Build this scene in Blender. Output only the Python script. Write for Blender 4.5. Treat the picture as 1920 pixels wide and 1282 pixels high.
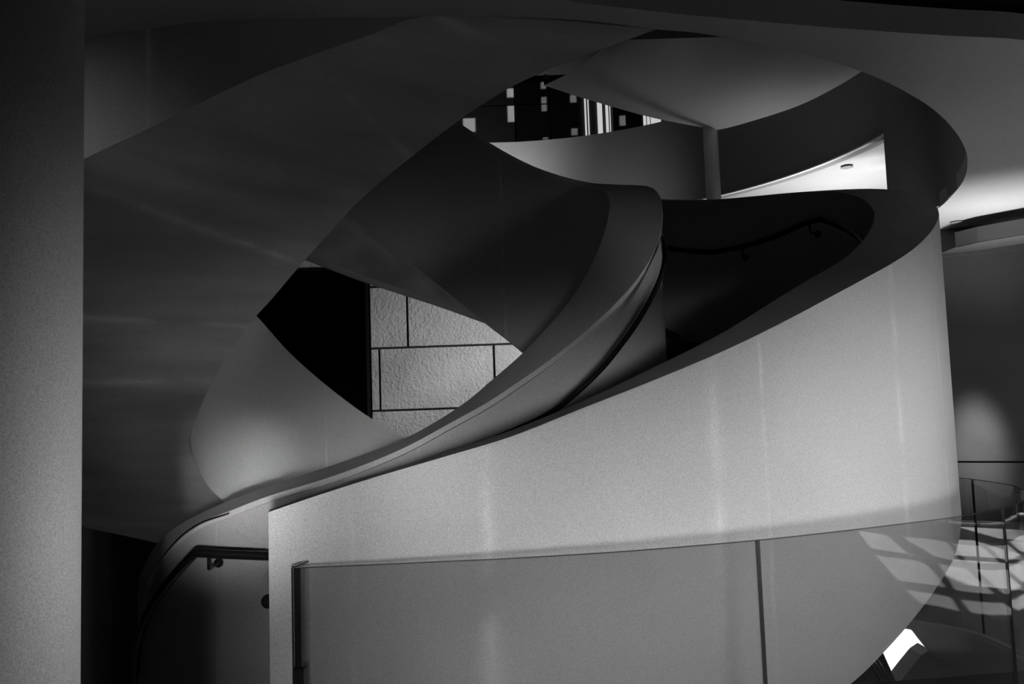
import bpy, bmesh, math, random
from mathutils import Vector, Matrix
random.seed(7)
S = bpy.context.scene
C = S.collection
for o in list(bpy.data.objects): bpy.data.objects.remove(o)

# ------------------------------------------------------------------ camera
F = 1500.0; EYE = 1.65
PITCH = math.radians(4.3); ROLL = math.radians(1.95)
fwd = Vector((0, math.cos(PITCH), math.sin(PITCH)))
r0 = Vector((1, 0, 0)); u0 = Vector((0, -math.sin(PITCH), math.cos(PITCH)))
RIGHT = math.cos(ROLL)*r0 - math.sin(ROLL)*u0
UP = math.sin(ROLL)*r0 + math.cos(ROLL)*u0
CAM = Vector((0, 0, EYE))
cd = bpy.data.cameras.new('camera'); cd.sensor_width = 36; cd.lens = F*36/1920; cd.clip_start = .05; cd.clip_end = 200
cam = bpy.data.objects.new('camera', cd); C.objects.link(cam)
m = Matrix((RIGHT, UP, -fwd)).transposed().to_4x4(); m.translation = CAM
cam.matrix_world = m
S.camera = cam

# ------------------------------------------------------------------ world, sun, large lights, exposure
w = bpy.data.worlds.new('world'); S.world = w; w.use_nodes = True
bg = w.node_tree.nodes['Background']; bg.inputs[0].default_value = (.8, .8, .8, 1); bg.inputs[1].default_value = .004
S.view_settings.view_transform = 'Standard'; S.view_settings.look = 'None'
S.view_settings.exposure = 0; S.view_settings.gamma = 1; S.view_settings.use_curve_mapping = False

def aim(o, target):
    d = Vector(target) - o.location
    o.rotation_euler = d.to_track_quat('-Z', 'Y').to_euler()
def area(name, loc, target, sx, sy, power, spread=180):
    l = bpy.data.lights.new(name, 'AREA'); l.shape = 'RECTANGLE'; l.size = sx; l.size_y = sy; l.energy = power
    l.spread = math.radians(spread)
    o = bpy.data.objects.new(name, l); C.objects.link(o); o.location = loc; aim(o, target); return o
def spot(name, loc, target, power, ang, blend=.6, rad=.1):
    l = bpy.data.lights.new(name, 'SPOT'); l.energy = power; l.spot_size = math.radians(ang); l.spot_blend = blend
    l.shadow_soft_size = rad
    o = bpy.data.objects.new(name, l); C.objects.link(o); o.location = loc; aim(o, target); return o
SUND = Vector((-.62, .42, -.52)).normalized()
sl = bpy.data.lights.new('sun', 'SUN'); sl.energy = 6.3; sl.angle = math.radians(.6)
so = bpy.data.objects.new('sun', sl); C.objects.link(so); so.location = (10, -6, 14)
so.rotation_euler = SUND.to_track_quat('-Z', 'Y').to_euler()
# added narrow fill lamps behind the camera, brightening both parapets
area('front_fill_main', (1.7, -4.7, 1.62), (1.0, 3.8, .75), 3.0, .7, 11.5, 20)
area('front_fill_left', (1.3, -4.7, 1.75), (-1.62, 4.7, 1.18), .3, .3, .85, 6)
area('front_fill_middle', (1.4, -4.7, 2.1), (-.75, 4.75, 1.3), .5, .4, .42, 7)
# added fill lamps by the side windows, aimed at near column and parapet
area('side_fill_column', (7.45, 4.5, 1.6), (-1.43, 2.2, 1.35), .7, .8, 1.5, 12)
area('side_fill_parapet', (7.45, .9, 1.75), (2.3, 4.6, 1.5), 2.0, 1.0, 6, 24)
# unseen fill lamps added overhead, behind the stair and on the level below
area('near_band_fill', (-2.2, 1.0, 3.35), (-2.2, 3.72, 2.7), .8, .3, .45, 32)
area('hall_fill', (5.0, 11.6, 1.7), (4.9, 11.0, 4.6), 1.0, 1.0, 62, 100)
area('hall_fill_back', (-.6, 10.8, 3.6), (-.5, 13.1, 5.2), 1.0, .5, 26, 60)
area('upper_hall_fill', (-1.8, 14.2, 4.9), (-.8, 15.5, 6.3), .4, .4, .9, 90)
area('fascia_fill', (1.5, 10.3, 3.2), (1.6, 12.8, 4.8), .5, .4, 3, 60)
area('column_fill', (2.9, 9.3, 3.0), (3.1, 9.6, 5.2), .4, .4, 2.0, 80)
area('ceiling_fill', (5.2, 8.3, .5), (5.4, 8.8, 3.6), .6, .5, 20, 60)  # added in place of bounce off the sunlit floor
area('stone_wall_fill', (1.6, 9.2, 2.7), (-.9, 12, 2.1), 1.0, .6, 28, 92)
area('lower_hall_fill', (5.0, 6.9, -1.7), (4.1, 8.6, -1.3), .6, .6, 70, 120)
area('lower_well_fill', (-1.6, 5.2, -2.8), (-2.8, 6.4, 1.4), 1.0, 1.0, 1.4, 100)
area('well_fill', (.3, 5.5, .9), (-2.0, 6.9, 1.45), .4, .4, .8, 60)
spot('panel_fill_spot', (5.15, 8.7, 3.3), (5.7, 9.98, .9), 900, 17, 1.0, .12)  # spot added for the glow on the panelled wall

# ------------------------------------------------------------------ helpers
def ray(px, py): return fwd + (px-960)/F*RIGHT - (py-641)/F*UP
def P(px, py, Y):
    d = ray(px, py); return CAM + d*(Y/d.y)
def Q(px, py, z):
    d = ray(px, py); return CAM + d*((z-EYE)/d.z)
def proj(p):
    v = Vector(p)-CAM; c = v.dot(fwd)
    return 960+F*v.dot(RIGHT)/c, 641-F*v.dot(UP)/c
def lerp_poly(poly, x):
    for (xa, ya), (xb, yb) in zip(poly, poly[1:]):
        if min(xa, xb) <= x <= max(xa, xb) and xa != xb: return ya+(yb-ya)*(x-xa)/(xb-xa)
    return None
def zfit(x, Y, poly, zhi, zlo):
    """height at which a vertical line at plan (x, Y) meets the line a level sight over poly gives"""
    z = zhi; best = None
    while z > zlo:
        px, py = proj((x, Y, z)); yy = lerp_poly(poly, px)
        if yy is not None and py >= yy: return z
        z -= .01
    return zlo
def cr(p0, p1, p2, p3, t):
    return .5*((2*p1)+(p2-p0)*t+(2*p0-5*p1+4*p2-p3)*t*t+(3*p1-p0-3*p2+p3)*t**3)
def smooth(pts, sub):
    pts = [Vector(p) for p in pts]; n = len(pts); out = []
    for i in range(n-1):
        a = pts[i-1] if i > 0 else 2*pts[0]-pts[1]
        d = pts[i+2] if i+2 < n else 2*pts[-1]-pts[-2]
        for k in range(sub): out.append(cr(a, pts[i], pts[i+1], d, k/sub))
    out.append(pts[-1].copy()); return out
def resample(pts, n):
    L = [0]
    for a, b in zip(pts, pts[1:]): L.append(L[-1]+(b-a).length)
    out = []; j = 0
    for i in range(n):
        t = L[-1]*i/(n-1)
        while j < len(L)-2 and L[j+1] < t: j += 1
        s = (t-L[j])/max(1e-9, L[j+1]-L[j]); out.append(pts[j].lerp(pts[j+1], min(1, s)))
    return out
def link(name, me, mat, parent=None, smooth_shade=True):
    o = bpy.data.objects.new(name, me); C.objects.link(o)
    if mat: me.materials.append(mat)
    if smooth_shade:
        for p in me.polygons: p.use_smooth = True
    if parent: o.parent = parent
    return o
def mesh(name, verts, faces, mat, parent=None, sm=False, uvs=None):
    me = bpy.data.meshes.new(name); me.from_pydata([tuple(v) for v in verts], [], faces)
    if uvs:
        ul = me.uv_layers.new(name='UVMap')
        for p in me.polygons:
            for li, vi in zip(p.loop_indices, p.vertices): ul.data[li].uv = uvs[vi]
    me.update()
    return link(name, me, mat, parent, sm)
def strips(name, rails, mat, parent=None, closed=True, caps=True, rows=1, sub=1):
    """loft: consecutive rails make strips with their own vertices, so the edges stay crisp; UV = (control index along, metres)"""
    V, Fc, U = [], [], []
    n = len(rails[0]); pairs = list(zip(rails, rails[1:]))
    if closed: pairs.append((rails[-1], rails[0]))
    for a, b in pairs:
        base = len(V)
        for i in range(n):
            for k in range(rows+1):
                V.append(a[i].lerp(b[i], k/rows)); U.append((i/sub, k/rows))
        for i in range(n-1):
            for k in range(rows):
                q = base+i*(rows+1)+k
                Fc.append((q, q+1, q+rows+2, q+rows+1))
    if closed and caps:
        for i, rev in ((0, False), (n-1, True)):
            base = len(V)
            for r in rails: V.append(r[i]); U.append((i/sub, .5))
            f = list(range(base, base+len(rails)))
            Fc.append(tuple(reversed(f)) if rev else tuple(f))
    return mesh(name, V, Fc, mat, parent, True, U)
def box(name, lo, hi, mat, parent=None, bev=0):
    bm = bmesh.new(); bmesh.ops.create_cube(bm, size=1)
    for v in bm.verts:
        v.co = Vector([(lo[i]+hi[i])/2+v.co[i]*(hi[i]-lo[i]) for i in range(3)])
    if bev: bmesh.ops.bevel(bm, geom=bm.edges[:], offset=bev, segments=2, affect='EDGES')
    me = bpy.data.meshes.new(name); bm.to_mesh(me); bm.free()
    return link(name, me, mat, parent, False)
def tube(name, pts, r, mat, parent=None, seg=12, capped=True):
    V, Fc = [], []; n = len(pts)
    for i, p in enumerate(pts):
        t = (pts[min(n-1, i+1)]-pts[max(0, i-1)]).normalized()
        a = t.cross(Vector((0, 0, 1)))
        if a.length < 1e-3: a = t.cross(Vector((0, 1, 0)))
        a.normalize(); b = a.cross(t)
        for k in range(seg):
            th = 2*math.pi*k/seg; V.append(p+r*(math.cos(th)*a+math.sin(th)*b))
    for i in range(n-1):
        for k in range(seg):
            k2 = (k+1) % seg; Fc.append((i*seg+k, i*seg+k2, (i+1)*seg+k2, (i+1)*seg+k))
    if capped: Fc += [tuple(range(seg-1, -1, -1)), tuple(range((n-1)*seg, n*seg))]
    o = mesh(name, V, Fc, mat, parent, True)
    for p in o.data.polygons:
        if len(p.vertices) > 4: p.use_smooth = False
    return o
def lathe(name, prof, center, mat, parent=None, seg=48):
    V, Fc = [], []; c = Vector(center)
    for r, z in prof:
        for k in range(seg):
            th = 2*math.pi*k/seg; V.append(c+Vector((r*math.cos(th), r*math.sin(th), z)))
    for i in range(len(prof)-1):
        for k in range(seg):
            k2 = (k+1) % seg; Fc.append((i*seg+k, i*seg+k2, (i+1)*seg+k2, (i+1)*seg+k))
    Fc += [tuple(range(seg-1, -1, -1)), tuple(range((len(prof)-1)*seg, len(prof)*seg))]
    return mesh(name, V, Fc, mat, parent, True)
def slab(name, loop, z0, z1, mat):
    n = len(loop)
    V = [(p[0], p[1], z1) for p in loop]+[(p[0], p[1], z0) for p in loop]
    bm = bmesh.new(); vs = [bm.verts.new(v) for v in V]
    bm.faces.new(vs[:n]); bm.faces.new(list(reversed(vs[n:])))
    for i in range(n): bm.faces.new((vs[i], vs[n+i], vs[n+(i+1) % n], vs[(i+1) % n]))
    bmesh.ops.triangulate(bm, faces=[f for f in bm.faces if len(f.verts) > 4])
    bmesh.ops.recalc_face_normals(bm, faces=bm.faces[:])
    me = bpy.data.meshes.new(name); bm.to_mesh(me); bm.free()
    return link(name, me, mat, None, False)
def thing(name, label, cat, loc=(0, 0, 0), group=None):
    o = bpy.data.objects.new(name, None); C.objects.link(o); o.empty_display_size = .1
    o['label'] = label; o['category'] = cat
    if group: o['group'] = group
    return o
def tag(o, label, cat, group=None):
    o['label'] = label; o['category'] = cat
    if group: o['group'] = group
    return o
def struct(o, label=None):
    o['kind'] = 'structure'
    if label: o['label'] = label
    return o

# ------------------------------------------------------------------ materials
def plaster(name, val, rough=.75, cloud=.18, grain=.42, seams=(), bump=.15, cs=1.3, streak=0, bscale=60, bdist=.004):
    m = bpy.data.materials.new(name); m.use_nodes = True; nt = m.node_tree; N = nt.nodes; L = nt.links
    b = N['Principled BSDF']; b.inputs['Roughness'].default_value = rough
    b.inputs['Specular IOR Level'].default_value = .25
    tc = N.new('ShaderNodeTexCoord')
    def noise(scale, det, src=None):
        n = N.new('ShaderNodeTexNoise'); n.inputs['Scale'].default_value = scale; n.inputs['Detail'].default_value = det
        L.new(src or tc.outputs['Object'], n.inputs['Vector']); return n.outputs['Fac']
    def math_(op, a, bb, c=None):
        n = N.new('ShaderNodeMath'); n.operation = op
        for i, x in enumerate((a, bb, c)):
            if x is None: continue
            if isinstance(x, (int, float)): n.inputs[i].default_value = x
            else: L.new(x, n.inputs[i])
        return n.outputs[0]
    c1 = noise(cs, 5); c2 = noise(190, 2)
    f = math_('MULTIPLY_ADD', math_('SUBTRACT', c1, .5), cloud*2.2, 1.0)
    f = math_('MULTIPLY', f, math_('MULTIPLY_ADD', math_('SUBTRACT', c2, .5), grain*2.2, 1.0))
    if streak:
        mp = N.new('ShaderNodeMapping'); mp.inputs['Scale'].default_value = (.7, .7, 7)
        L.new(tc.outputs['Object'], mp.inputs['Vector'])
        f = math_('MULTIPLY', f, math_('MULTIPLY_ADD', math_('SUBTRACT', noise(1.0, 4, mp.outputs[0]), .5), streak*2, 1.0))
    if seams:
        uv = N.new('ShaderNodeUVMap'); uv.uv_map = 'UVMap'; sp = N.new('ShaderNodeSeparateXYZ'); L.new(uv.outputs[0], sp.inputs[0])
        wob = math_('MULTIPLY_ADD', math_('SUBTRACT', noise(5, 3), .5), .10, 0)
        s = math_('ADD', sp.outputs[0], wob)
        for s0, wd, g in seams:
            dd = math_('ABSOLUTE', math_('SUBTRACT', s, s0), None)
            k = math_('SUBTRACT', 1.0, math_('DIVIDE', dd, wd*1.5)); k = math_('MAXIMUM', k, 0.0)
            nz = math_('MAXIMUM', math_('MULTIPLY_ADD', noise(2.6, 3), 4.0, -1.4), 0.05); nz = math_('MINIMUM', nz, 1.0)
            k = math_('MULTIPLY', math_('MULTIPLY', k, k), nz)
            f = math_('MULTIPLY', f, math_('MULTIPLY_ADD', k, g*1.3, 1.0))
    v = math_('MULTIPLY', f, val)
    cb = N.new('ShaderNodeCombineColor')
    for i in range(3): L.new(v, cb.inputs[i])
    L.new(cb.outputs[0], b.inputs['Base Color'])
    if bump:
        bp = N.new('ShaderNodeBump'); bp.inputs['Strength'].default_value = bump; bp.inputs['Distance'].default_value = bdist
        L.new(noise(bscale, 4), bp.inputs['Height']); L.new(bp.outputs[0], b.inputs['Normal'])
    return m
def plain(name, val, rough=.4, metal=0, spec=.5, emit=0):
    m = bpy.data.materials.new(name); m.use_nodes = True; N = m.node_tree.nodes; L = m.node_tree.links
    b = N['Principled BSDF']; b.inputs['Roughness'].default_value = rough; b.inputs['Metallic'].default_value = metal
    b.inputs['Specular IOR Level'].default_value = spec
    n = N.new('ShaderNodeTexNoise'); n.inputs['Scale'].default_value = 40
    r = N.new('ShaderNodeMapRange'); r.inputs[3].default_value = val*.9; r.inputs[4].default_value = val*1.1
    L.new(n.outputs['Fac'], r.inputs[0]); L.new(r.outputs[0], b.inputs['Base Color'])
    if emit:
        b.inputs['Emission Color'].default_value = (1, 1, 1, 1); b.inputs['Emission Strength'].default_value = emit
    return m
def glass(name, tint, refl=1.0, f0=.05):
    m = bpy.data.materials.new(name); m.use_nodes = True; nt = m.node_tree; N = nt.nodes; L = nt.links
    N.remove(N['Principled BSDF'])
    t = N.new('ShaderNodeBsdfTransparent'); t.inputs[0].default_value = (tint, tint, tint, 1)
    g = N.new('ShaderNodeBsdfGlossy'); g.inputs['Roughness'].default_value = .0; g.inputs[0].default_value = (refl, refl, refl, 1)
    lw = N.new('ShaderNodeLayerWeight'); lw.inputs[0].default_value = .5
    pw = N.new('ShaderNodeMath'); pw.operation = 'POWER'; L.new(lw.outputs['Facing'], pw.inputs[0]); pw.inputs[1].default_value = 5
    sc = N.new('ShaderNodeMath'); sc.operation = 'MULTIPLY_ADD'; L.new(pw.outputs[0], sc.inputs[0]); sc.inputs[1].default_value = .94; sc.inputs[2].default_value = f0
    mx = N.new('ShaderNodeMixShader'); L.new(sc.outputs[0], mx.inputs[0]); L.new(t.outputs[0], mx.inputs[1]); L.new(g.outputs[0], mx.inputs[2])
    L.new(mx.outputs[0], N['Material Output'].inputs['Surface']); return m

M_wall = plaster('pale_plaster', .62, cloud=.10, seams=((1.6, .10, .12), (3.62, .16, .22), (7.25, .22, .16), (8.3, .05, .2), (11.85, .14, .2), (13.9, .1, .1)), bump=.1)
M_cop = plaster('grey_cap', .6, cloud=.22, cs=3)
M_inner = plaster('stair_plaster', .5, cloud=.08, seams=((7.6, .05, .3), (11.3, .05, .2), (25.9, .06, .3)))
M_soff = plaster('soffit_plaster', .52, cloud=.22, seams=((.9, .2, .4), (3.0, .1, .3), (6.0, .12, .5), (8.0, .1, .35), (9.0, .1, .35)), streak=.5)
M_ceil = plaster('ceiling_plaster', .42, cloud=.1)
M_band = plaster('band_plaster', .4, cloud=.12, seams=((5.0, .04, .5),))
M_loop = plaster('loop_plaster', .5, cloud=.08, seams=((6.45, .05, .25),))
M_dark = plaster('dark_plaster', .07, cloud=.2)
M_mid = plaster('mid_plaster', .24, cloud=.12)
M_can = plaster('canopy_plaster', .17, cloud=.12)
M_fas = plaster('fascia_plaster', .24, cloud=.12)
M_tile = plaster('rough_stone', .5, cloud=.3, grain=.5, bump=1.0, cs=1.6, bscale=26, bdist=.03)
M_pan = plaster('dark_panel', .10, cloud=.3, grain=.4, rough=.45)
M_floor = plaster('stone_floor', .7, cloud=.25, rough=.35, grain=.3)
M_blk = plain('black_metal', .012, .25, .0, .6)
M_steel = plain('dark_steel', .10, .22, .9)
M_blkmat = plain('matt_black', .01, .8, 0, .1)
M_joint = plain('dark_joint', .01, .8)
M_trim = plain('white_trim', .75, .3)
M_glass = glass('clear_glass', .855, f0=.075)
M_glassdk = glass('smoked_glass', .25, .6)
M_edge = plain('glass_edge', .03, .15)
M_frame = plain('window_frame', .06, .4)

# ------------------------------------------------------------------ the stair: rails traced as plan position + height
SUB = 5
W_o = [(503,960,3.30),(600,927,3.32),(701,895,3.36),(830,857,3.42),(959,818,3.50),(1085,768,3.58),(1200,723,3.68),(1310,678,3.80),(1395,640,3.92),
       (1485,595,4.08),(1560,555,4.25),(1625,520,4.42),(1675,492,4.58),(1715,465,4.76),(1745,435,4.97),(1758,412,5.15),(1760,397,5.30),(1752,382,5.55),
       (1735,370,5.78),(1710,361,6.05),(1680,356,6.30),(1610,354,6.65),(1485,361,7.05),(1350,373,7.30),(1235,373,7.40),(1100,362,7.50),(960,335,7.60),
       (820,300,7.70),(680,260,7.80),(560,230,7.85)]
W_i = [(506,956,3.55),(604,922,3.58),(705,889,3.62),(838,847,3.69),(968,803,3.78),(1095,750,3.88),(1195,703,4.0),(1285,660,4.13),(1365,618,4.27),
       (1440,571,4.45),(1510,528,4.65),(1575,490,4.87),(1605,466,5.0),(1626,443,5.12),(1638,424,5.25),(1643,406,5.40),(1641,393,5.52),(1632,381,5.68),
       (1615,370,5.86),(1585,362,6.08),(1555,359,6.25),(1500,361,6.50),(1420,368,6.75),(1330,375,6.95),(1225,376,7.05),(1095,366,7.15),(955,340,7.25),
       (815,305,7.35),(675,265,7.45),(555,235,7.5)]
W_bot = [(300,1700),(900,1600),(1200,1500),(1350,1425),(1500,1345),(1600,1276),(1655,1223),(1690,1181),(1721,1147),(1748,1112),(1772,1078),(1793,1033),(1801,995),(1802,960)]
Wo = [P(*c) for c in W_o]; Wi = [P(*c) for c in W_i]
S_out = [(1300,735),(1180,700),(1050,655),(919,610),(850,584),(763,556),(712,538),(601,498),(573,487),(480,455)]
zb = []
for i, p in enumerate(Wo):
    if i <= 15: z = max(-.75, zfit(p.x, p.y, W_bot, p.z-.5, -.75))
    elif i >= 25: z = zfit(p.x, p.y, S_out, p.z-.4, 0)
    else: z = None
    zb.append(z)
zb[16] = zb[15]+.10
a, b_ = zb[16], zb[25]
for i in range(17, 25):
    t = (i-16)/9; zb[i] = a+(b_-a)*(t*(2-t)*.6+t*.4)
Wob = [Vector((p.x, p.y, z)) for p, z in zip(Wo, zb)]
Wib = [Vector((p.x, p.y, z+.02)) for p, z in zip(Wi, zb)]
sWo, sWi, sWib, sWob = (smooth(r, SUB) for r in (Wo, Wi, Wib, Wob))

stair = thing('spiral_staircase', 'pale curved staircase with solid parapets winding up around an open well', 'staircase')
dn = Vector((0, 0, -1))
def out_off2(r, ref, d): return [p+Vector((p.x-q.x, p.y-q.y, 0)).normalized()*d for p, q in zip(r, ref)]
CT = .075
sWo_l = [p+dn*.012 for p in sWo]; sWi_l = [p+dn*CT for p in sWi]
strips('outer_parapet', [sWo_l, sWi_l, sWib, sWob], M_wall, stair, rows=4, sub=SUB)
ov = [p + Vector((p.x-q.x, p.y-q.y, 0)).normalized()*.012 for p, q in zip(sWi, sWo)]
cop = strips('outer_coping', [sWo, ov, [p+dn*CT for p in ov], sWo_l], M_cop, stair, sub=SUB)
cop['label'] = 'dark grey sloping cap of the outer parapet'

NV = [(300,1400,6.6),(270,1270,6.0),(259,1165,5.55),(260,1090,5.35),(270,1063,5.2),(290,1025,5.08),(320,995,5.0),(360,970,4.96),(418,943,4.95),(500,912,4.97),
      (630,870,5.0),(760,821,5.05),(860,763,5.1),(925,710,5.14),(980,662,5.18),(1020,620,5.23),(1065,568,5.29),(1105,505,5.36),(1132,440,5.45),(1143,390,5.55),
      (1140,368,5.63),(1130,353,5.72),(1112,345,5.8),(1090,340,5.86),(1040,326,5.92),(990,307,5.99),(930,275,6.08),(859,229,6.2),(780,175,6.3),(660,95,6.4),(530,5,6.5)]
NS = [(322,1400,6.4),(290,1275,5.85),(273,1170,5.4),(275,1110,5.15),(285,1077,5.0),(306,1038,4.87),(338,1005,4.78),(376,978,4.72),(430,957,4.7),(506,928,4.7),
      (630,890,4.72),(752,842,4.77),(850,790,4.82),(915,754,4.85),(970,718,4.88),(1030,675,4.93),(1095,622,5.0),(1155,565,5.08),(1200,510,5.2),(1228,455,5.35),
      (1236,405,5.47),(1232,370,5.62),(1207,349,5.8),(1130,346,5.98),(1050,329,6.12),(992,309,6.2),(932,277,6.28),(860,231,6.4),(780,177,6.5),(660,97,6.6),(530,7,6.7)]
X_bot = [(400,200),(560,330),(640,395),(709,447),(735,466),(801,515),(883,581),(983,661),(1080,745),(1180,840),(1320,980)]
Nv = [P(*c) for c in NV]; Ns = [P(*c) for c in NS]
zn = []
for i, (p, q) in enumerate(zip(Nv, Ns)):
    if i >= 22: zn.append(zfit(p.x, p.y, X_bot, p.z-.3, -.5))
    else: zn.append(min(p.z, q.z)-1.42)
for i in range(16, 22):
    t = (i-15)/7; zn[i] = zn[15]+(zn[22]-zn[15])*t
Nvb = [Vector((p.x, p.y, z)) for p, z in zip(Nv, zn)]
Nsb = [Vector((p.x, p.y, z)) for p, z in zip(Ns, zn)]
sNv, sNs, sNvb, sNsb = (smooth(r, SUB) for r in (Nv, Ns, Nvb, Nsb))
sNv_l = [p+dn*.03 for p in sNv]; sNs_l = [p+dn*.04 for p in sNs]
strips('inner_parapet', [sNv_l, sNs_l, sNsb, sNvb], M_inner, stair, rows=4, sub=SUB)
M_copin = plaster('inner_cap', .62, cloud=.15, cs=3)
nso = out_off2(sNs, sNv, .022); nsl = [p+dn*.035 for p in nso]
strips('inner_coping', [sNv, nso, nsl, sNv_l], M_copin, stair, sub=SUB)['label'] = 'smooth cap of the inner parapet'

# steps and soffit between the parapets
i0 = 9
wi2 = resample(sWi[25*SUB-1:], 20); ni2 = resample(sNs[23*SUB-1:], 20)
wi = resample(sWi[:25*SUB], 46)+wi2[1:]; ni = resample(sNs[i0*SUB:23*SUB], 46)+ni2[1:]
wbt = resample(sWib[:25*SUB], 46)+resample(sWib[25*SUB-1:], 20)[1:]; nbt = resample(sNsb[i0*SUB:23*SUB], 46)+resample(sNsb[23*SUB-1:], 20)[1:]
nst = 26; zst = [0.0]
z_end = min(wi[-1].z, ni[-1].z)-1.1
for k in range(nst):
    a, b_ = int(k*(len(wi)-1)/nst), int((k+1)*(len(wi)-1)/nst)
    z1 = min(min(wi[a].z, ni[a].z)-.98, 99); z1 = max(z1, zst[-1]+.03, .02); zst.append(z1)
    A0, A1, B0, B1 = wi[a], wi[b_], ni[a], ni[b_]
    def q(p, o, z):
        d = Vector((o.x-p.x, o.y-p.y, 0)).normalized()*.02
        return Vector((p.x-d.x, p.y-d.y, z))
    top = [q(A0, B0, z1), q(A1, B1, z1), q(B1, A1, z1), q(B0, A0, z1)]
    fl_ = [wbt[a].z, wbt[b_].z, nbt[b_].z, nbt[a].z]
    bot = [Vector((v.x, v.y, max(v.z-.2, f_+.14))) for v, f_ in zip(top, fl_)]
    for v, u in zip(top, bot): v.z = max(v.z, u.z+.04)
    mesh('step', top+bot, [(0,1,2,3),(7,6,5,4),(0,4,5,1),(1,5,6,2),(2,6,7,3),(3,7,4,0)], M_dark, stair)
strips('stair_soffit', [wbt, nbt], M_soff, stair, closed=False)

# handrails on the stair
def handrail(name, pts, r, parent, sub=6, brackets=(), side=None, mat=None, lab=None):
    sp = smooth(pts, sub) if sub > 1 else pts
    h = tube(name, sp, r, mat or M_steel, parent, 14)
    if lab: h['label'] = lab
    return h, sp
def bracket(p, away, parent):
    """L-shaped rail bracket: a drop pin, an arm and a round wall plate"""
    a = Vector(away); a.z = 0; L = a.length; a.normalize()
    low = p+Vector((0, 0, -.075))
    o = tube('bracket', [p+Vector((0, 0, -.01)), low, low+a*.012+Vector((0, 0, -.004)), low+a*(L-.012)], .009, M_blk, parent, 8)
    tube('wall_plate', [low+a*(L-.014), low+a*(L-.002)], .026, M_blk, o, 16)
def off_rail(ns, nv, d, dz):
    return [p+Vector((p.x-q.x, p.y-q.y, 0)).normalized()*d+Vector((0, 0, dz)) for p, q in zip(ns, nv)]
# landing rail on the inner parapet, level and then going down to the left
r1 = [P(560,1043,4.50),P(503,1042,4.50),P(430,1039,4.49),P(366,1036,4.48)]
r2 = [P(366,1036,4.48),P(345,1058,4.50),P(320,1086,4.55),P(298,1115,4.62),P(280,1145,4.72),P(266,1180,4.88),P(257,1220,5.1),P(256,1262,5.35),P(262,1330,5.7)]
rp = smooth(r1, 4)+smooth(r2, 6)[1:]
h = tube('handrail', rp, .026, M_blk, stair, 16); h['label'] = 'dark handrail bending down at the landing'
bp = P(391, 1040, 4.49); bracket(bp, (-.005, .17, 0), h)
bp = P(560, 1045, 4.50); bracket(bp, (.06, .19, 0), h)
# slim bright rail in the groove under the cap at the left end
g = [P(430,962,4.66),P(380,979,4.68),P(345,1001,4.72),P(318,1028,4.78),P(293,1062,4.88),P(279,1087,4.97),P(272,1130,5.12),P(269,1163,5.25)]
M_bright = plain('polished_steel', .7, .18, 1.0)
tube('cap_trim', smooth(g, 6), .006, M_bright, stair, 8)
# rail rising along the inner parapet
r3 = [P(905,832,4.62),P(960,808,4.66),P(1015,783,4.70),P(1062,752,4.74),P(1125,694,4.80),P(1172,636,4.88),P(1203,590,4.97),P(1230,540,5.08),P(1244,500,5.18),P(1246,465,5.30),P(1237,437,5.46),P(1215,425,5.7)]
h3 = tube('handrail', smooth(r3, 6), .017, M_steel, stair, 14); h3['label'] = 'polished handrail curving up the inner parapet'
for i in (2,): bracket(Vector(r3[i]), (-.12, .16, 0), h3)
# rail on the far inside of the outer parapet
r4 = [P(1180,445,6.92),P(1240,463,6.86),P(1290,470,6.78),P(1338,473,6.68)]
r5 = [P(1338,473,6.68),P(1400,460,6.53),P(1460,440,6.35),P(1505,420,6.2),P(1538,411,6.1)]
r6 = [P(1538,411,6.1),P(1565,420,5.92),P(1590,432,5.72),P(1612,447,5.5),P(1622,465,5.3)]
h4 = tube('handrail', smooth(r4, 4)+smooth(r5, 4)[1:]+smooth(r6, 4)[1:], .022, M_blk, stair, 14); h4['label'] = 'dark handrail inside the far bend'
bracket(P(1392, 462, 6.55), (.06, .13, 0), h4); bracket(P(1518, 417, 6.17), (.10, .10, 0), h4)
# rail inside the near parapet, its round end shows past the parapet's edge
h5 = tube('handrail', [P(503,1127,3.60), P(503,1127,3.63), P(530,1127,3.72), P(700,1080,3.74)], .031, M_blkmat, stair, 24); h5['label'] = 'round black rail end peeping past the parapet edge'

# ------------------------------------------------------------------ the overhead flight: twisted soffit ribbon, outer band, loop parapet
A_o = [(1000,33,4.20),(800,31,4.08),(690,67,3.95),(575,107,3.87),(465,150,3.8),(280,240,3.72),(100,328,3.70),(-80,440,4.2),(-180,580,4.9),(-220,720,5.8),
       (-180,850,6.7),(-60,935,7.5),(135,983,8.1),(295,1018,8.5),(450,1060,8.8),(640,1120,9.0)]
A_i = [(1230,55,4.30),(1025,132,4.40),(905,195,4.50),(770,295,4.70),(672,378,4.92),(610,445,5.05),(565,495,5.17),(510,560,5.32),(465,612,5.45),(398,715,5.72),
       (360,808,6.0),(361,850,6.25),(385,905,6.5),(430,950,6.75),(520,1020,7.0),(680,1110,7.3)]
over = thing('overhead_flight', 'dark twisting underside of the flight sweeping overhead with its banded edge', 'staircase')
Ao = [P(*c) for c in A_o]; Ai = [P(*c) for c in A_i]
sAo, sAi = smooth(Ao, 8), smooth(Ai, 8)
upv = Vector((0, .05, .18))
strips('twisted_soffit', [sAo, sAi, [p+upv for p in sAi], [p+upv for p in sAo]], M_soff, over, rows=6, sub=8)
nb = 7*8+1
bo = sAo[:nb]
B_top = [(-200,140),(138,85),(400,42),(800,31),(1000,33)]
bt = []
for p in bo:
    bt.append(Vector((p.x, p.y, zfit(p.x, p.y, [(-900,250)]+B_top+[(1400,60)], 4.2, p.z)+.06)))
inn = Vector((0, .16, 0))
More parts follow.
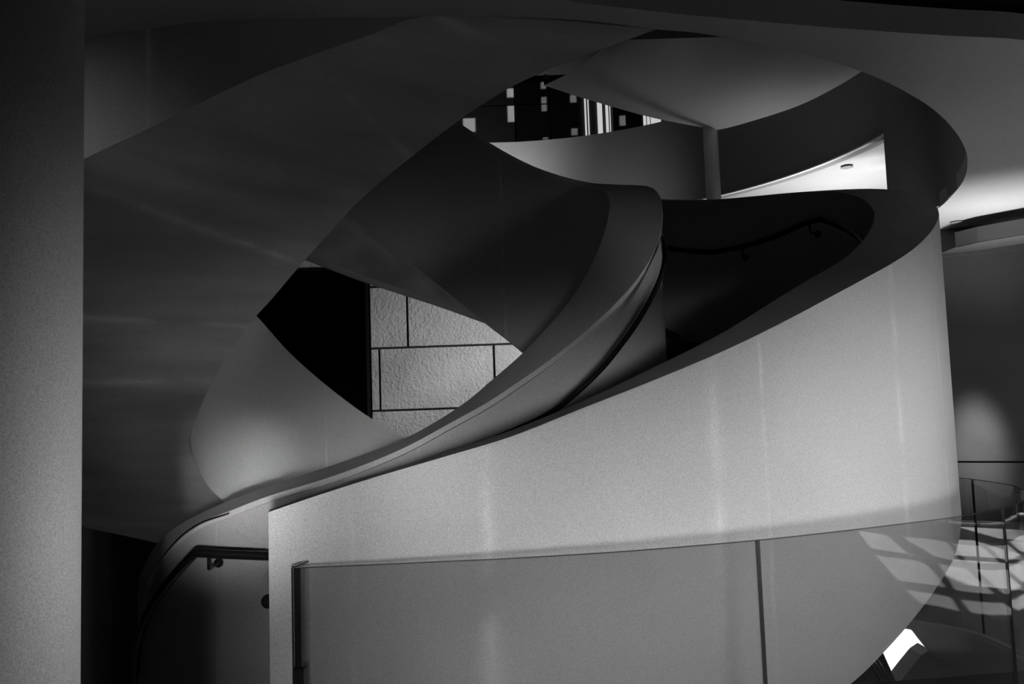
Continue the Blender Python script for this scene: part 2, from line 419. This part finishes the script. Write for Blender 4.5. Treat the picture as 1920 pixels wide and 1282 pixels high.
strips('outer_band', [bo, bt, [p+inn for p in bt], [p+inn for p in bo]], M_band, over, rows=3, sub=8)['label'] = 'dark parapet band with a lighter lower edge'
# loop parapet
lp_px = [(355,460,6.05),(361,470,6.25),(385,495,6.5),(430,540,6.75),(482,593,6.92),(538,656,7.03),(588,702,7.12),(637,742,7.2),(696,784,7.3),(761,821,7.4),(860,880,7.5)]
low = [P(357,828,6.12)]+Ai[11:14]
lt = [P(*c) for c in lp_px]
A_low = [(340,800),(361,850),(385,905),(430,950),(520,1020),(680,1110),(900,1230)]
lb = [Vector((p.x, p.y, zfit(p.x, p.y, A_low, p.z-.1, -3))) for p in lt]
lb[0].z = P(357,826,6.05).z; 
back = Vector((-.10, .17, 0))
s1, s2 = smooth(lt, 6), smooth(lb, 6)
strips('loop_parapet', [s1, [p+back for p in s1], [p+back for p in s2], s2], M_loop, over, rows=4, sub=6)['label'] = 'paler parapet curling behind the opening'

# ------------------------------------------------------------------ ceilings
ZC = 3.65
cpairs = [((-300,190,3.9),(-900,-700,2.0)),((-60,118,3.75),(-500,-600,2.0)),((138,85,3.71),(-200,-520,2.0)),((400,42,3.78),(250,-460,2.05))]
op = [P(*a) for a, _ in cpairs]; nr = []
for (a, b_), p in zip(cpairs, op): nr.append(Vector((p.x*1.0, b_[2], p.z+.02)))
for a, b_ in [((800,31),(800,-55)),((1000,33),(1060,0)),((1120,41),(1130,10)),((1230,55),(1200,18)),((1310,62),(1300,29)),((1410,80),(1400,38)),((1510,102),(1540,50)),((1610,132),(1700,62)),
              ((1685,165),(1800,68)),((1750,205),(1920,75)),((1790,245),(2050,100)),((1810,280),(2150,140)),((1814,305),(2250,220)),((1810,330),(2300,280)),((1795,355),(2300,340)),((1760,390),(2300,380)),((1715,415),(2300,400)),((1690,432),(2300,412))]:
    op.append(Q(a[0], a[1], ZC)); nr.append(Q(b_[0], b_[1], ZC))
so_, sn_ = smooth(op, 4), smooth(nr, 4)
th = Vector((0, 0, .16))
cl = strips('ceiling', [so_, sn_, [p+th for p in sn_], [p+th for p in so_]], M_ceil, None, sub=4)
struct(cl, 'low plaster ceiling sweeping around the stair opening')
# dark slab above the near edge of the low ceiling
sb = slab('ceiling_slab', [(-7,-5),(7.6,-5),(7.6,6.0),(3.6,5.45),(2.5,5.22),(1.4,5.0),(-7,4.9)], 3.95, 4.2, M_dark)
struct(sb, 'dark upper ceiling above the pale band')

# circular fascia of the floor above, seen through the opening
CX, CY, R = 0.0, 8.7, 4.5
def circ(a, z, r=R): return Vector((CX+r*math.sin(a), CY+r*math.cos(a), z))
a_end = None
angs = []
k = -70
while k <= 84: angs.append(math.radians(k)); k += 3
F_top = [(700,330),(930,273),(1060,250),(1225,222),(1320,236),(1345,243),(1500,200),(1610,140),(1800,60)]
ZD = 4.65
angs = [a for a in angs if proj(circ(a, ZD))[0] < 1672]
bot = [circ(a, ZD) for a in angs]
top = []
for a in angs:
    p = circ(a, 6.02)
    top.append(p)
R2 = R+.2
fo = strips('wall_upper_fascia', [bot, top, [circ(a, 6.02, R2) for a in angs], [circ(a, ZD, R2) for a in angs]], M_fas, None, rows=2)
struct(fo, 'round fascia of the floor above the stair well')
lip = strips('trim_1', [[circ(a, ZD-.008, R-.01) for a in angs], [circ(a, ZD+.012, R-.01) for a in angs], [circ(a, ZD+.012, R+.05) for a in angs], [circ(a, ZD-.008, R+.05) for a in angs]], M_trim, None)
struct(lip, 'thin pale edge under the round fascia')
V = []; Fc = []
for i, a in enumerate(angs):
    V += [circ(a, ZD+.01, R+.05), circ(a, ZD+.01, R+4.5)]
    if i: Fc.append((2*i-2, 2*i-1, 2*i+1, 2*i))
gc = mesh('ceiling_upper', V, Fc, M_ceil, None)
struct(gc, 'lit ceiling of the hall behind the stair')

# upstand of the opening on its far right side, running on from the round fascia
ur = [Q(1814,300,ZC),Q(1813,320,ZC),Q(1806,340,ZC),Q(1795,355,ZC),Q(1778,373,ZC),Q(1762,388,ZC)]+[bot[-1]]
ur = smooth([Vector((p.x, p.y, ZC+.012)) for p in ur], 6)
ut = [Vector((p.x, p.y, 6.02)) for p in ur]; ofs = Vector((.17, .04, 0))
up_ = strips('wall_upstand', [ur, ut, [p+ofs for p in ut], [p+ofs for p in ur]], M_fas, None, rows=2)
struct(up_, 'dark curved upstand on the right of the ceiling opening')

# canopy soffit held by a slim column
E = [[(1020,160,10.6),(1100,186,10.6),(1225,221,10.6),(1320,239,10.5),(1348,243,10.35),(1420,224,9.8),(1500,197,9.2),(1570,162,8.5),(1625,128,7.9)],
     [(1080,130,9.6),(1130,150,9.6),(1220,178,9.6),(1300,200,9.5),(1345,203,9.4),(1400,190,9.1),(1470,168,8.7),(1540,138,8.1),(1600,108,7.6)],
     [(1125,95,8.8),(1160,105,8.7),(1230,120,8.6),(1300,135,8.6),(1345,140,8.5),(1390,135,8.3),(1450,120,8.0),(1510,100,7.6),(1560,80,7.2)],
     [(1190,40,8.0),(1210,42,7.9),(1250,45,7.8),(1300,50,7.8),(1345,52,7.7),(1390,50,7.6),(1440,45,7.4),(1490,38,7.1),(1530,25,6.9)]]
can = thing('canopy', 'smooth hanging soffit on a slim column behind the opening', 'canopy')
rl = [smooth([P(*c) for c in row], 5) for row in E]
V, Fc, n = [], [], len(rl[0])
cols = list(zip(*rl)); cols = [smooth(list(c), 5) for c in cols]
for c in cols: V += c
mm = len(cols[0])
for i in range(len(cols)-1):
    for k in range(mm-1): Fc.append((i*mm+k, i*mm+k+1, (i+1)*mm+k+1, (i+1)*mm+k))
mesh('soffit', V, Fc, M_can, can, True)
ed = [c[0] for c in cols]
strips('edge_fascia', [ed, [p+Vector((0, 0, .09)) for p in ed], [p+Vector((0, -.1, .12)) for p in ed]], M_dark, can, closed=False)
ct = P(1331, 236, 10.42)
lathe('column', [(.095, 0), (.095, ct.z+.0)], (ct.x, ct.y, 0.0), M_wall, can, 32)

# ------------------------------------------------------------------ near column on the left
ncx = P(136, 300, 2.2).x-.235
nc = lathe('column', [(.235, 0), (.235, .4), (.235, 3.33)], (ncx, 2.2, 0), M_wall, None, 96)
tag(nc, 'thick round pale column close to the camera on the left', 'column')

# ------------------------------------------------------------------ floors, void and outer walls
ZG = 1.03
nearT = [(551,1065),(700,1059),(830,1053),(960,1047),(1185,1033),(1420,1013),(1585,995),(1710,980),(1800,968),(1880,953),(1920,939)]
gn = [Q(x, y, ZG) for x, y in nearT]
gf = [Q(x, y, ZG) for x, y in [(1920,919),(1900,911),(1848,902),(1797,896),(1740,893),(1680,891),(1600,890)]]
hp = [gn[-1]+Vector((.13,.13,0)), gn[-1]+Vector((.19,.27,0)), gf[0]+Vector((.1,-.04,0))]
gpl = smooth(gn+hp+gf, 6)
gl = len(gn)+len(hp)
edge_near = [Vector((p.x, p.y, 0)) for p in gpl]
eloop = [(p.x, p.y) for p in edge_near]
floop = [(-7,-5),(9,-5),(9,13.5),(eloop[-1][0],13.5)]+[e for e in reversed(eloop)]+[(-1.15,3.05),(-1.2,4.3),(-1.9,4.6),(-3.0,3.2),(-7,3.2)]
fl = slab('floor', floop, -.03, 0, M_floor); struct(fl, 'pale stone floor around the well')
# fascia under the far floor edge, flaring back
fe = [Vector((p.x, p.y, 0)) for p in gpl[8*6:]]
def shift(rail, d, z):
    o = []
    n = len(rail)
    for i, p in enumerate(rail):
        t = rail[min(n-1, i+1)]-rail[max(0, i-1)]; q = Vector((-t.y, t.x, 0)).normalized()
        o.append(Vector((p.x-q.x*d, p.y-q.y*d, z)))
    return o
fp = [(1500,1150),(1660,1150),(1707,1172),(1725,1196),(1743,1218),(1800,1258),(1900,1320),(2100,1420)]
fz = [zfit(p.x, p.y, fp, -.02, -.6) for p in fe]
fb = [Vector((p.x, p.y, z)) for p, z in zip(shift(fe, -.03, 0), fz)]
fas = strips('trim_2', [shift(fe, -.01, -.0), shift(fe, -.03, -.02), fb, [Vector((q.x, q.y, p.z-.02)) for p, q in zip(fb, shift(fe, .6, 0))]], M_wall, None, closed=False)
struct(fas, 'rounded slab edge below the far glass')
nos = strips('trim_3', [shift(fe, -.015, -.005), shift(fe, -.03, -.03), shift(fe, -.01, -.05)], M_trim, None, closed=False); struct(nos, 'bright nosing along the far floor edge')
lf = slab('floor_lower', [(-9,-5),(10,-5),(10,16),(-9,16)], -4.2, -4.0, M_floor); struct(lf, 'floor of the level below')

lw_ = box('wall_lower', (1.6, 8.6, -4), (7.4, 8.8, -.14), M_wall); struct(lw_, 'bright wall of the level below seen past the parapet')
lfl = thing('lower_flight', 'dark parapets of a lower flight at the bottom right corner', 'staircase')
def plate(name, pts, Y, mat, parent, t=.2):
    f = [P(x, y, Y) for x, y in pts]; b2 = [p+Vector((0, t, 0)) for p in f]; n = len(f)
    return mesh(name, f+b2, [tuple(range(n-1, -1, -1)), tuple(range(n, 2*n))]+[(i, (i+1) % n, n+(i+1) % n, n+i) for i in range(n)], mat, parent)
plate('right_parapet', [(1743,1218),(1728,1228),(1710,1250),(1683,1284),(1660,1330),(1660,1420),(1960,1420),(1960,1310),(1850,1270),(1790,1245)], 6.9, M_mid, lfl)
plate('left_parapet', [(1560,1215),(1655,1222),(1663,1240),(1676,1268),(1683,1284),(1690,1420),(1560,1420)], 6.7, M_dark, lfl)
for i in range(3): tube('rail', [P(1628+8*i,1236,6.5), P(1640+9*i,1258,6.45), P(1662+9*i,1300,6.4)], .010, M_steel, lfl, 8)

def quadbox(name, p, q, z0, z1, t, mat, parent=None):
    p, q = Vector((p[0], p[1], 0)), Vector((q[0], q[1], 0)); d = (q-p).normalized(); n = Vector((-d.y, d.x, 0))*t
    V = [p, q, q+n, p+n]; V = [Vector((v.x, v.y, z0)) for v in V]+[Vector((v.x, v.y, z1)) for v in V]
    return mesh(name, V, [(3,2,1,0),(4,5,6,7),(0,1,5,4),(1,2,6,5),(2,3,7,6),(3,0,4,7)], mat, parent)
# back wall of big stone tiles
YT = 12.0
bw = box('wall_back', (-2.13, YT+.03, -4), (2.6, YT+.25, 3.6), M_joint); struct(bw, 'wall of big rough stone tiles beyond the opening')
def zt(y): return P(800, y, YT).z
rows = [(zt(505), zt(532)), (zt(537), zt(648)), (zt(652), zt(765)), (zt(769), zt(882)), (zt(886), zt(1000))]
jx = [[P(850,480,YT).x, P(1065,480,YT).x], [P(763.5,590,YT).x, P(979,590,YT).x], [P(712,700,YT).x, P(927,700,YT).x, P(1142,700,YT).x], [P(1000,830,YT).x, P(1215,830,YT).x], [P(850,940,YT).x]]
x0 = P(694, 650, YT).x
g = .016
for (zt_, zb_), js in zip(rows, jx):
    xs = [x0]+js+[2.55]
    for a, b_ in zip(xs, xs[1:]):
        box('tile', (a+g, YT-.02, min(zt_, zb_)), (b_-g, YT+.06, max(zt_, zb_)), M_tile, bw, .006)
# dark glazing to the left of the stone
dg = thing('window_1', 'black glazed opening left of the stone wall', 'window'); dg['kind'] = 'structure'
x1 = P(693, 600, YT).x
ztop = P(600, 496, 11.8).z
mesh('pane', [(-4.6,12.1,-1.0),(x1-.02,12.1,-1.0),(x1-.02,12.1,ztop),(-4.6,12.1,ztop)], [(0,1,2,3)], M_glassdk, dg)
box('frame', (-4.6, 12.05, ztop-.04), (x1-.01, 12.2, ztop), M_blk, dg); box('frame', (x1-.06, 12.0, -1), (x1-.01, 12.2, ztop), M_blk, dg)
box('backing', (-6, 13.4, -4), (-1.9, 13.5, 3.6), M_blk, dg)
ws = box('wall_strip', (-6, 12.1, ztop), (x1, 12.3, 4.2), M_tile); struct(ws, 'pale wall strip above the black opening')

# right-hand panelled wall, its joints and the boxed beam
pr = P(1600,864,10.6); pm = P(1930,866,9.75); pe = P(2240,868,9.1)
zj = P(1798, 864, 10.2).z
wr = thing('wall_right', 'dark panelled wall behind the parapet on the right', 'wall'); wr['kind'] = 'structure'; del wr['category']
for (a, b_) in ((pr, pm), (pm, pe)):
    quadbox('panel', a, b_, zj+.012, 3.3, .1, M_pan, wr); quadbox('panel', a, b_, 0, zj-.012, .1, M_pan, wr)
    quadbox('joint', (a.x, a.y+.03), (b_.x, b_.y+.03), zj-.03, zj+.03, .05, M_joint, wr)
    quadbox('head', (a.x, a.y-.03), (b_.x, b_.y-.03), 3.3, ZC, .12, M_pan, wr)
bm_ = thing('boxed_beam', 'boxed grey beam under the bright ceiling at the right edge', 'beam')
b1, b2, b3 = P(1791,450,9.6), P(1833,447,9.3), P(2050,395,8.4)
for nme, a, b_ in (('end_panel', b1, b2), ('side_panel', b2, b3)):
    quadbox(nme, (a.x, a.y), (b_.x, b_.y), 3.34, 3.52, .03, M_pan, bm_)
V = [(b1.x,b1.y,3.34),(b2.x,b2.y,3.34),(b3.x,b3.y,3.34),(b3.x+.4,b3.y+.6,3.34),(b1.x+.05,b1.y+.7,3.34)]
mesh('underside', V, [(0,1,2,3,4)], M_pan, bm_)

# upper back wall with window strips and sunlit patches
YU = 15.5
def ub(x, y): return P(x, y, YU)
uw = thing('wall_upper_back', 'dark upper wall with narrow windows behind the fascia', 'wall'); uw['kind'] = 'structure'; del uw['category']
jz = P(990, 196, YU).z
xa, xb, xc = ub(700,200).x, ub(965,200).x, ub(1031,200).x
box('panel', (xa, YU, 3.5), (xb-.012, YU+.1, jz-.012), M_mid, uw); box('panel', (xa, YU, jz+.012), (xb-.012, YU+.1, 8), M_mid, uw)
box('panel', (xb+.012, YU+.0, 3.5), (xc-.012, YU+.1, jz-.012), M_pan, uw); box('panel', (xb+.012, YU, jz+.012), (xc-.012, YU+.1, 8), M_pan, uw)
xd = ub(1083,200).x
box('panel', (xc+.012, YU, 3.5), (xd-.012, YU+.1, jz-.012), M_pan, uw); box('panel', (xc+.012, YU, jz+.012), (xd, YU+.1, 8), M_pan, uw)
xe = ub(1330,200).x
box('panel', (ub(1148,200).x, YU, 3.5), (ub(1172,200).x, YU+.1, 8), M_pan, uw)
box('panel', (ub(1172,200).x, YU+.05, 3.5), (ub(1204,200).x, YU+.15, 8), M_pan, uw)
M_day = plain('daylit_glass', .8, .3, 0, .5, emit=.55)
for n_, (xl, xr_) in enumerate(((1097,1100),(1103,1105),(1121,1130),(1136.5,1141.5),(1144,1145.5),(1207,1212),(1214,1219),(1221,1240))):
    q1, q2 = ub(xl, 215), ub(xr_, 215)
    box('pane', (q1.x, YU+.06, 3.5), (q2.x, YU+.08, 8), M_day, uw)
box('mullion_wall', (xd, YU+.1, 3.5), (4, YU+.2, 8), M_frame, uw)

# outer shell
def shell(name, lo, hi, mat, lab): return struct(box(name, lo, hi, mat), lab)
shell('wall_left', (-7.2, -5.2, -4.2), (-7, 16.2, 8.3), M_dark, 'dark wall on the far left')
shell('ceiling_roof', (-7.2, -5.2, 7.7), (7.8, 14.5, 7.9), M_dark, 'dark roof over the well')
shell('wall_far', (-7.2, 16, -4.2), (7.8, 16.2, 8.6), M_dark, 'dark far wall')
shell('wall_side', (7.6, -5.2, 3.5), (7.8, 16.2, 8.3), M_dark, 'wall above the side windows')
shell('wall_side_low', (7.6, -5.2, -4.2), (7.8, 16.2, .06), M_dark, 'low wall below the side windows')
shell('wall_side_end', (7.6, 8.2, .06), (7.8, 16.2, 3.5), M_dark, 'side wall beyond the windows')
shell('wall_front', (-7.2, -5.2, -4.2), (7.8, -5, .7), M_mid, 'wall behind the camera below its added window')
shell('wall_front_top', (-7.2, -5.2, 2.4), (7.8, -5, 8.3), M_mid, 'wall behind the camera above its added window')
shell('wall_front_end', (-7.2, -5.2, .7), (-.2, -5, 2.4), M_mid, 'wall behind the camera beside its added window')
shell('wall_front_side', (3.4, -5.2, .7), (7.8, -5, 2.4), M_mid, 'wall behind the camera right of its added window')
shell('wall_side_near', (7.6, -5.2, .06), (7.8, .6, 3.5), M_dark, 'side wall before the windows')
shell('wall_side_head', (7.6, .6, 2.75), (7.8, 4.05, 3.5), M_dark, 'lowered window head on the side wall')
wn = thing('window_2', 'side window wall with dark mullions', 'window'); wn['kind'] = 'structure'
for y in (.65, 1.5, 2.7, 4.0, 5.6, 7.0, 8.1): box('mullion', (7.6, y-.08, .06), (7.76, y+.08, 3.5), M_frame, wn)
for z in (.1, 1.15, 2.2, 3.42): box('transom', (7.6, .6, z-.07), (7.74, 8.2, z+.07), M_frame, wn)
wf = thing('front_fill_frame', 'unseen low window added around the front fill lamps', 'window'); wf['kind'] = 'structure'  # unseen window added, its opening sized to the fill lamps
for x in (-.16, 1.0, 2.2, 3.36): box('mullion', (x-.04, -5.15, .7), (x+.04, -5.03, 2.4), M_frame, wf)
for z in (.74, 2.36): box('transom', (-.2, -5.15, z-.04), (3.4, -5.03, z+.04), M_frame, wf)
# unseen screen added to cut the sun into patches on the upper back wall
cw = thing('wall_sun_screen', 'unseen high screen added to shape the sun patches', 'wall'); cw['kind'] = 'structure'; del cw['category']
YC = 14.5; tt = (YU-YC)/SUND.y; sh = Vector((-SUND.x*tt, 0, -SUND.z*tt))
colsH = [(862,890,[(222,252)]),(946,965,[(166,187),(198,233)]),(1010,1025,[(154,171),(182,213),(258,266)]),(1064,1081,[(178,198),(241,258)]),(1155,1172,[(217,240)])]
xprev = -7.2; ZT = 12.0
for xl, xr_, hs in colsH:
    a, b_ = P(xl, 200, YU).x+sh.x, P(xr_, 200, YU).x+sh.x
    box('pier', (xprev, YC, 7.9), (a, YC+.04, ZT), M_dark, cw)
    zprev = ZT
    for y0, y1 in hs:
        z0, z1 = P((xl+xr_)/2, y0, YU).z+sh.z, P((xl+xr_)/2, y1, YU).z+sh.z
        box('infill', (a, YC, z0), (b_, YC+.04, zprev), M_dark, cw); zprev = z1
    if zprev > 7.9: box('infill', (a, YC, 7.9), (b_, YC+.04, zprev), M_dark, cw)
    xprev = b_
box('pier', (xprev, YC, 7.9), (7.8, YC+.04, ZT), M_dark, cw)
box('cover', (-7.2, YC, ZT), (7.8, 16.2, ZT+.1), M_dark, cw); box('cheek', (7.7, YC, 7.9), (7.8, 16.2, ZT), M_dark, cw); box('back', (-7.2, 16.1, 7.9), (7.8, 16.2, ZT), M_dark, cw)

# ------------------------------------------------------------------ recessed downlights
def downlight(p, r, label):
    t = thing('downlight', label, 'downlight', group='recessed downlights')
    z = p.z-.004
    lathe('trim_ring', [(r*.8, 0), (r, -.006), (r, -.012), (r*.8, -.012)], (p.x, p.y, z), M_mid, t, 32)
    lathe('lens', [(r*.78, -.004), (r*.78, -.001)], (p.x, p.y, z), M_frame, t, 32)
downlight(Q(1793, 415, ZC), .07, 'recessed downlight in the bright ceiling above the boxed beam')
downlight(Q(1588, 312, ZD), .08, 'recessed downlight in the lit ceiling below the round fascia')

# ------------------------------------------------------------------ glass balustrade
bal = thing('glass_balustrade', 'frameless curved glass balustrade in front of the pale parapet', 'balustrade')
def at_px(x, rng):
    best = min(rng, key=lambda i: abs(proj(gpl[i])[0]-x)); return best
ja = at_px(1424, range(0, 60)); jb = at_px(1879, range(30, 62)); jc = at_px(1826, range(13*6, len(gpl)))
def gpanel(i0, i1, name='glass_panel'):
    rail = gpl[i0:i1+1]
    L = 0
    a = shift(rail, .006, ZG); b_ = shift(rail, -.006, ZG)
    strips(name, [a, b_, shift(rail, -.006, .02), shift(rail, .006, .02)], M_glass, bal)
    strips('glass_edge', [shift(rail, .0065, ZG), shift(rail, -.0065, ZG), shift(rail, -.0065, ZG+.003), shift(rail, .0065, ZG+.003)], M_edge, bal)
gpanel(0, ja-0); gpanel(ja, jb); gpanel(jb, jc); gpanel(jc, len(gpl)-1)
for j in (ja, jb, jc):
    p = gpl[j]
    wj = .0075 if j == ja else .004
    box('joint_strip', (p.x-wj, p.y-.008, .02), (p.x+wj, p.y+.008, ZG), M_blk, bal)
# return panel towards the parapet
p0 = Q(553, 1064, ZG); p1 = Q(592, 1048, ZG)
quadbox('return_panel', (p0.x, p0.y), (p1.x, p1.y), .02, ZG, .012, M_glass, bal)
quadbox('glass_edge', (p0.x, p0.y), (p1.x, p1.y), ZG, ZG+.006, .014, M_edge, bal)
box('edge_strip', (p0.x-.004, p0.y-.006, .3), (p0.x+.022, p0.y+.006, ZG), M_blk, bal)
box('edge_strip', (p0.x-.014, p0.y-.004, .3), (p0.x-.008, p0.y+.004, ZG), M_edge, bal)
cl_ = P(558, 1250, p0.y)
box('clamp', (p0.x-.008, p0.y-.03, .30), (p0.x+.036, p0.y+.02, cl_.z), M_blk, bal, .004)
